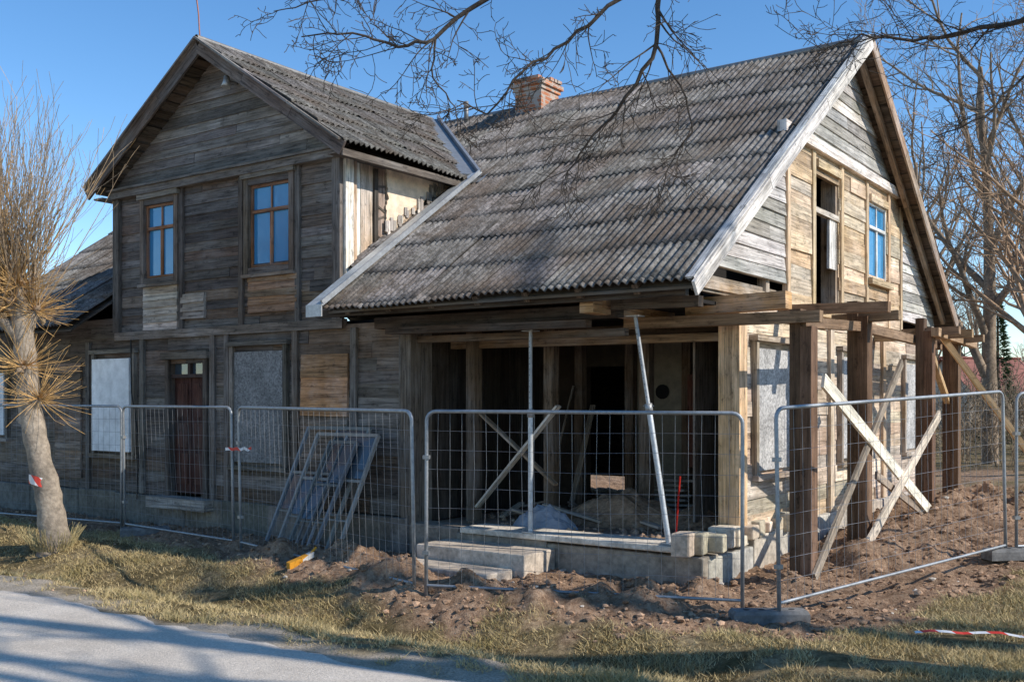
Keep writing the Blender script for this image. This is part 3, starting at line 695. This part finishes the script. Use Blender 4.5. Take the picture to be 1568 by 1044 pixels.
for i,(p,q,z0,z1,ln,sg) in enumerate(((A0,A,.02,.0,0,0),((-6.0,15.85),(-3.8,13.95),.0,.0,.02,.06),((-3.66,13.8),(-1.03,10.8),.0,-.02,.02,.05),((-.9,10.7),(2.24,9.93),-.02,-.03,-.01,.03),((2.5,9.55),(5.85,12.1),.02,.2,-.02,.02),((6.0,12.15),F,.18,.22,0,0))):
    fpanel('construction_fence_panel',p,q,z0,z1,lean=ln,sag=sg)
def foot(p,ang,z):
    b_=B();c=math.cos(ang);s=math.sin(ang);ax=Vector((c,s,0));ay=Vector((-s,c,0))
    P=Vector((p[0],p[1],z))
    L,W_,Hh=.36,.11,.13
    def ring(l,w_,h): return [P+ax*l*i+ay*w_*j+Vector((0,0,h)) for i,j in((-1,-1),(1,-1),(1,1),(-1,1))]
    rs=[ring(L,W_,0),ring(L,W_,Hh*.75),ring(L*.95,W_*.8,Hh)]
    col=(.2,.19,.18)
    for a,b2 in zip(rs,rs[1:]):
        for i in range(4): b_.quad([a[i],a[(i+1)%4],b2[(i+1)%4],b2[i]],col)
    b_.quad(rs[-1],col)
    for t in (-.6,-.2,.2,.6): b_.tube([P+ax*L*t+Vector((0,0,Hh-.01)),P+ax*L*t+Vector((0,0,Hh+.003))],.03,8,(.05,.05,.05),cap=True)
    b_.build('fence_foot',[M_conc])
foot((2.42,9.62),.05,gh(2.42,9.62)-.02);foot((5.95,12.1),.15,gh(5.95,12.1)-.02);foot((-5.6,15.6),.4,gh(-5.6,15.6))

lw=B();lg=B()
def leanf(x0,x1,yb0,yt,zb,zt,c):
    def Q(s,t,o=0): return Vector((x0+(x1-x0)*s+.12*t,yb0+(yt-yb0)*t-o,zb+(zt-zb)*t))
    for s0,t0,s1,t1,k in ((0,0,0,1,.045),(1,0,1,1,.045),(0,0,1,0,.045),(0,1,1,1,.045),(.5,0,.5,1,.03),(0,.62,1,.62,.035),(0,.3,1,.3,.02)):
        lw.beam(Q(s0,t0,k*.05),Q(s1,t1,k*.05),k,k,vary(c,.1))
    lg.quad([Q(0.02,.32),Q(.48,.32),Q(.48,.6),Q(.02,.6)],(1,1,1));lg.quad([Q(.52,.64),Q(.98,.64),Q(.98,.98),Q(.52,.98)],(1,1,1))
leanf(-11.1,-9.9,9.62,10.35,.03,1.68,(.22,.22,.215));leanf(-10.75,-9.6,9.5,10.2,.0,1.6,(.3,.29,.28));leanf(-10.4,-9.9,9.35,10.1,.0,1.5,(.14,.145,.15))
LF=empty('leaning_window_frames',(0,0,0),house.rotation_euler[2]);lw.build('frames',[M_paint],LF);lg.build('panes',[M_glass2],LF)

M_tape,nt,b=newmat('barrier_tape');uv=N(nt,'ShaderNodeUVMap').outputs[0]
wv=N(nt,'ShaderNodeTexWave',wave_type='BANDS',bands_direction='DIAGONAL');wv.inputs['Scale'].default_value=2.2;nt.links.new(uv,wv.inputs['Vector'])
c=ramp(nt,wv.outputs['Fac'],[(.48,(.75,.72,.7)),(.52,(.65,.05,.03))]);nt.links.new(c,b.inputs['Base Color']);b.inputs['Roughness'].default_value=.4
def tape(name,pts,wd,up=(0,0,1)):
    b_=B();pts=[Vector(p) for p in pts];acc=0;up=Vector(up)
    for i in range(len(pts)-1):
        l=(pts[i+1]-pts[i]).length
        u=up*wd/2
        b_.quad([pts[i]-u,pts[i+1]-u,pts[i+1]+u,pts[i]+u],(1,1,1),0,[(acc,0),(acc+l,0),(acc+l,wd),(acc,wd)]);acc+=l
    return b_.build(name,[M_tape])
tape('barrier_tape',[(-6.7+.19*math.cos(a),14.6+.19*math.sin(a),.93+.03*math.sin(a*2)) for a in np.linspace(0,6.4,18)],.13)
tape('barrier_tape',[(3.55+t*.35,9.0+.1*math.sin(t*1.1)-t*.09,gh(3.55+t*.35,9.0-t*.09)+.05+.012*math.sin(t*4)) for t in np.arange(0,6,.4)],.03,(0,.8,.5))
tape('barrier_tape',[(-3.85+t*.05,13.72,1.42+.02*math.sin(t*3)) for t in range(8)],.04)
tb=B()
p=Vector((-2.55,12.15,gh(-2.55,12.15)+.05))
tb.box(p,(.1,.06,.04),(-.03,.05,0),(0,-.01,.04),(.75,.33,.03));tb.box(p+Vector((.1,.05,.05)),(.06,.03,.03),(-.03,.05,0),(0,0,.03),(.7,.66,.6));tb.tube([p+Vector((.12,.05,.06)),p+Vector((.2,.1,.16))],.015,6,(.75,.33,.03),cap=True)
tb.build('yellow_tool_bag',[M_paint])

# ------------------------------------------------------------ trees
def rdir(rn): 
    return Vector((rn.gauss(0,1),rn.gauss(0,1),rn.gauss(0,1))).normalized()
def grow(b_,p,d,L,r,lev,cfg,rn,col):
    n=cfg['seg'][lev];pts=[p.copy()];rads=[r];q=p.copy();dd=d.copy()
    for i in range(n):
        dd=(dd+rdir(rn)*cfg['jit'][lev]+Vector((0,0,1))*cfg['up'][lev]).normalized()
        q=q+dd*(L/n);pts.append(q.copy());rads.append(max(cfg['rmin'],r*(1-.72*(i+1)/n)))
    b_.tube(pts,rads,cfg['sides'][lev],col)
    if lev+1<len(cfg['seg']):
        k=cfg['kids'][lev]
        for j in range(k):
            t=cfg.get('t0',.25)+(1-cfg.get('t0',.25))*(j+rn.random())/k
            i=min(n-1,int(t*n));f=t*n-i;pp=pts[i].lerp(pts[i+1],min(f,1));ax=(pts[i+1]-pts[i]).normalized()
            side=(rdir(rn));side=(side-ax*side.dot(ax)).normalized()
            an=rn.uniform(*cfg['ang']);nd=(ax*math.cos(an)+side*math.sin(an))
            rr=rads[i]*.6
            grow(b_,pp,nd,L*rn.uniform(*cfg['lr'])*(1.1-.4*t),max(cfg['rmin'],rr),lev+1,cfg,rn,col)
ot=B();rn=random.Random(11);BK=(.075,.058,.045)
ot.tube([(7.2,6.2,-.1),(7.15,6.25,.4),(7.0,6.3,2),(6.9,6.4,4),(6.6,6.6,6.0)],[.34,.27,.23,.2,.16],12,BK)
cfgT=dict(seg=[6,4,3],jit=[.24,.34,.38],up=[0,.02,0],kids=[6,3],sides=[4,3,3],rmin=.003,ang=(.5,1.25),lr=(.35,.65),t0=.15)
def limb(pts,r0,r1,ntw,L,frm=0,cf=cfgT):
    pts=[Vector(p) for p in pts];P=[];NN=4
    for i in range(len(pts)-1):
        for k in range(NN):
            q=pts[i].lerp(pts[i+1],k/NN);jl=(pts[i+1]-pts[i]).length*.05;q+=rdir(rn)*(jl if k else 0);P.append(q)
    P.append(pts[-1]);n=len(P)
    rr=[r0+(r1-r0)*(i/(n-1))**.6 for i in range(n)]
    ot.tube(P,rr,7,BK)
    for j in range(ntw):
        t=frm+(1-frm)*(j+rn.random())/ntw;i=min(n-2,int(t*(n-1)));ax=(P[i+1]-P[i]).normalized()
        side=rdir(rn);side=(side-ax*side.dot(ax)).normalized();side.y*=.6
        an=rn.uniform(.5,1.2);nd=(ax*math.cos(an)+side*math.sin(an)+Vector((0,0,-.12))).normalized()
        grow(ot,P[i],nd,L*rn.uniform(.5,1.15),max(.0045,rr[i]*.4),0,cf,rn,BK)
J=(3.5,7.8,6.6);T0=(6.6,6.6,6.0)
limb([T0,(5.2,7.2,6.6),J,(1.9,8.3,6.1),(1.23,8.5,5.51),(1.17,8.5,4.92),(.885,8.6,4.51),(.62,8.7,4.23),(.456,8.8,3.98)],.06,.005,18,.7,.45)
limb([(1.19,8.5,5.05),(1.45,8.5,4.59),(1.5,8.5,4.3),(1.3,8.6,4.0),(1.25,8.7,3.75)],.012,.004,9,.5)
limb([J,(1.6,8,6.0),(.39,8,5.42),(-.225,8,5.2),(-.61,8,4.9),(-.89,8,4.84),(-1.25,8,4.95),(-1.65,8,4.92)],.043,.005,17,.6,.4)
limb([(2.5,7.9,6.2),(1.3,8.1,5.6),(.77,8.2,5.24),(.45,8.2,4.95),(.084,8.2,4.71),(-.2,8.2,4.37),(-.44,8.2,4.48)],.03,.005,14,.5,.35)
limb([(-.6,8,4.9),(-.62,8,4.6),(-.45,8.1,4.4),(-.42,8.1,4.15)],.01,.0035,5,.35)
limb([T0,(5.9,7.9,5.8),(5.2,8.6,5.5),(4.51,9,5.42),(4.0,9,5.32),(3.54,9,5.24),(3.08,9,5.3),(2.68,9,5.12)],.055,.005,18,.65,.4)
limb([(5.2,8.6,5.5),(4.66,9.3,5.02),(4.3,9.3,4.65),(3.82,9.3,4.46)],.02,.005,9,.55,.3)
limb([(1.6,8,6.0),(.2,8.6,6.1),(-1,9,5.8),(-1.7,9,5.6),(-2.1,9,5.5)],.025,.004,9,.55,.3)
ot.build('overhanging_tree',[M_bark])
def baretree(name,loc,seed,h,cfg=None,col=(.12,.095,.075),rk=.022):
    rn_=random.Random(seed);b_=B()
    cfg=cfg or dict(seg=[7,6,5,4,3],jit=[.06,.18,.24,.28,.3],up=[.1,.06,.05,.03,0],kids=[11,6,5,3],sides=[8,5,4,3,3],rmin=.007,ang=(.4,.95),lr=(.38,.6),t0=.22)
    grow(b_,Vector((0,0,-.2)),Vector((0,0,1)),h,h*rk,0,cfg,rn_,col)
    ob=b_.build(name,[M_bark]);ob.location=loc;return ob
t1=baretree('bare_tree',(14.5,31,0),21,12.5,col=(.28,.21,.15))
t2=baretree('bare_tree',(13.2,25,0),22,8.5,col=(.4,.26,.16))
sparse=dict(seg=[7,6,5],jit=[.04,.16,.22],up=[.1,.08,.05],kids=[8,5],sides=[8,5,4],rmin=.012,ang=(.35,.8),lr=(.25,.4),t0=.4)
baretree('bare_tree',(8.6,3.1,.2),31,13,sparse,rk=.024);baretree('bare_tree',(9.8,1.9,.2),33,14,sparse,rk=.024);baretree('bare_tree',(14.8,4.3,0),32,15,sparse)
def inst(o,name,loc,rz,s):
    q=bpy.data.objects.new(name,o.data);COL.objects.link(q);q.location=loc;q.rotation_euler=(0,0,rz);q.scale=(s,s,s)
    return q
inst(t1,'bare_tree',(18.5,36,0),2,1.05);inst(t2,'bare_tree',(16.2,29,0),4,1.2);inst(t1,'bare_tree',(17.8,44,0),1.2,1.0);inst(t2,'bare_tree',(20,38,0),.6,1.3)
DT=empty('distant_trees')
for i in range(26):
    a=R.choice((R.uniform(-.62,-.4),R.uniform(.38,.75),R.uniform(.38,.6)));yy=R.uniform(90,120);q=inst(R.choice((t1,t2)),'tree',(a*yy,yy,0),R.uniform(0,6),R.uniform(.6,1.1));q.parent=DT
hb=B();rn=random.Random(5)
cfgH=dict(seg=[4,3,3],jit=[.2,.3,.3],up=[.1,.05,0],kids=[5,4],sides=[3,3,3],rmin=.008,ang=(.3,.8),lr=(.5,.8),t0=.1)
for i in range(110):
    a=rn.uniform(.42,.6);yy=rn.uniform(26,40)
    grow(hb,Vector((a*yy,yy,0)),Vector((rn.gauss(0,.25),rn.gauss(0,.25),1)).normalized(),rn.uniform(1.2,2.6),.018,0,cfgH,rn,(.24,.18,.12))
hb.build('undergrowth',[M_bark])
po=B();rn=random.Random(4);PB=(.32,.26,.2)
tp=[(-6.55,14.6,-.3),(-6.53,14.6,.1),(-6.62,14.6,.7),(-6.76,14.6,1.26),(-6.88,14.6,1.9),(-6.93,14.6,2.5),(-6.98,14.6,3.0),(-7.08,14.6,3.5)]
TP=[];TR=[];rr_=[.27,.2,.175,.165,.16,.15,.14,.12]
for i in range(len(tp)-1):
    for k in range(5):
        q=Vector(tp[i]).lerp(Vector(tp[i+1]),k/5)+Vector((rn.gauss(0,.007),rn.gauss(0,.007),0));TP.append(q);TR.append((rr_[i]+(rr_[i+1]-rr_[i])*k/5)*rn.uniform(.93,1.08))
po.tube(TP,TR,16,PB)
heads=[(-7.1,14.6,3.5,.16),(-6.85,14.65,3.35,.11),(-7.35,14.55,3.3,.14),(-7.0,14.5,3.7,.11),(-7.45,14.6,3.6,.1),(-6.93,14.5,2.55,.11),(-6.75,14.55,2.1,.08)]
for x,y,z,r in heads:
    for k in range(9): clod(po,(x+rn.gauss(0,r*.45),y+rn.gauss(0,r*.45),z+rn.gauss(0,r*.45)),r*.5,vary((.3,.22,.14),.15),0,1)
    po.tube([(-6.98,14.6,z-.35),(x,y,z)],[.11,.08],8,PB)
cfgP=dict(seg=[7,3],jit=[.07,.2],up=[.07,.1],kids=[5],sides=[4,3],rmin=.003,ang=(.25,.6),lr=(.2,.4),t0=.25)
for i in range(290):
    h=heads[rn.choice((0,0,1,2,2,3,4,4))];a=rn.uniform(0,6.283);sp=rn.uniform(.05,1.0)
    grow(po,Vector(h[:3])+rdir(rn)*h[3]*.7,Vector((math.cos(a)*sp,math.sin(a)*sp,1)).normalized(),rn.uniform(1.0,2.9),.009,0,cfgP,rn,rn.choice(((.42,.3,.19),(.34,.27,.2),(.5,.31,.13))))
for i in range(900):
    h=rn.choice(heads);d=rdir(rn);d.z=d.z*.6+.15
    grow(po,Vector(h[:3])+d*h[3]*.6,d.normalized(),rn.uniform(.2,.8),.005,1,cfgP,rn,rn.choice(((.62,.38,.15),(.52,.32,.13))))
for i in range(300):
    a=rn.uniform(0,6.283);grow(po,Vector((-6.55+.25*math.cos(a),14.55+.25*math.sin(a),-.05)),Vector((math.cos(a)*.5,math.sin(a)*.5,1)).normalized(),rn.uniform(.1,.4),.005,1,cfgP,rn,(.5,.4,.2))
po.build('pollarded_tree',[M_bark])
M_leaf=gen('conifer_foliage',.8,0,3,.3,.0,.01)
cf=B()
cf.tube([(0,0,-.1),(0,0,5.5)],[.14,.03],8,(.1,.07,.05))
for i in range(3800):
    z=rn.random()**1.2*6;rad=(1-z/6.3)*1.15*(.8+.35*noise.noise(Vector((z*2,i*.1,0))))*rn.uniform(.5,1)
    a=rn.uniform(0,6.283);p=Vector((math.cos(a)*rad,math.sin(a)*rad,z+.3));d=Vector((math.cos(a),math.sin(a),rn.uniform(-.3,.5)))*.16;s_=rdir(rn)*.05
    cf.quad([p-s_,p+s_,p+d],vary((.06,.09,.035),.4),0)
o=cf.build('conifer_tree',[M_leaf]);o.location=(19.5,41,0)
nb=empty('neighbour_house',(31.2,68,0),.3);nb.scale=(.6,.8,1.0);b_=B()
b_.abox(-5,5,-3,3,0,2.9,(.42,.36,.3))
for s in (-1,1):
    b_.box((0,s*1.7,3.75),(5.4,0,0),(0,1.85,-s*1.15),(0,.03,.04),(.26,.11,.085))
for x in (-5,5): b_.quad([Vector((x,-3,2.9)),Vector((x,3,2.9)),Vector((x,0,4.9))],(.42,.36,.3))
for x in (-3.4,-1,1.6,3.8): b_.abox(x-.5,x+.5,-3.06,-3.0,1,2.3,(.6,.58,.55));b_.abox(x-.4,x+.4,-3.08,-3.061,1.1,2.2,(.05,.06,.08))
b_.box((1,0,5.0),(.3,0,0),(0,.3,0),(0,0,.6),(.3,.13,.09))
b_.build('walls_and_roof',[M_plaster],nb)

# ------------------------------------------------------------ light, sky, camera
el=math.radians(36);az=math.radians(-21)
S=Vector((math.cos(az)*math.cos(el),math.sin(az)*math.cos(el),math.sin(el)))
L=bpy.data.lights.new('sun','SUN');L.energy=5;L.angle=math.radians(.53);L.color=(1,.95,.86)
lo=bpy.data.objects.new('sun',L);COL.objects.link(lo);lo.rotation_euler=S.to_track_quat('Z','Y').to_euler();lo.location=(20,-10,20)
wd=bpy.data.worlds.new('World');scene.world=wd;wd.use_nodes=True;nt=wd.node_tree
bg=nt.nodes['Background'];sk=nt.nodes.new('ShaderNodeTexSky');sk.sky_type='NISHITA';sk.sun_disc=False
sk.sun_elevation=el;sk.sun_rotation=math.atan2(S.x,S.y);sk.air_density=.85;sk.dust_density=.0;sk.ozone_density=1.4
hs=nt.nodes.new('ShaderNodeHueSaturation');hs.inputs['Saturation'].default_value=1.25;hs.inputs['Value'].default_value=1.35
nt.links.new(sk.outputs[0],hs.inputs['Color']);nt.links.new(hs.outputs[0],bg.inputs[0]);bg.inputs[1].default_value=.15
cam=bpy.data.cameras.new('camera');cam.lens=36*1564/1568;cam.sensor_width=36;cam.shift_y=90/1568;cam.clip_end=2000;cam.clip_start=.1
co=bpy.data.objects.new('camera',cam);COL.objects.link(co);co.location=(0,0,2.08);co.rotation_euler=(math.radians(90),0,0)
scene.camera=co
scene.view_settings.view_transform='Standard';scene.view_settings.look='None';scene.view_settings.exposure=0
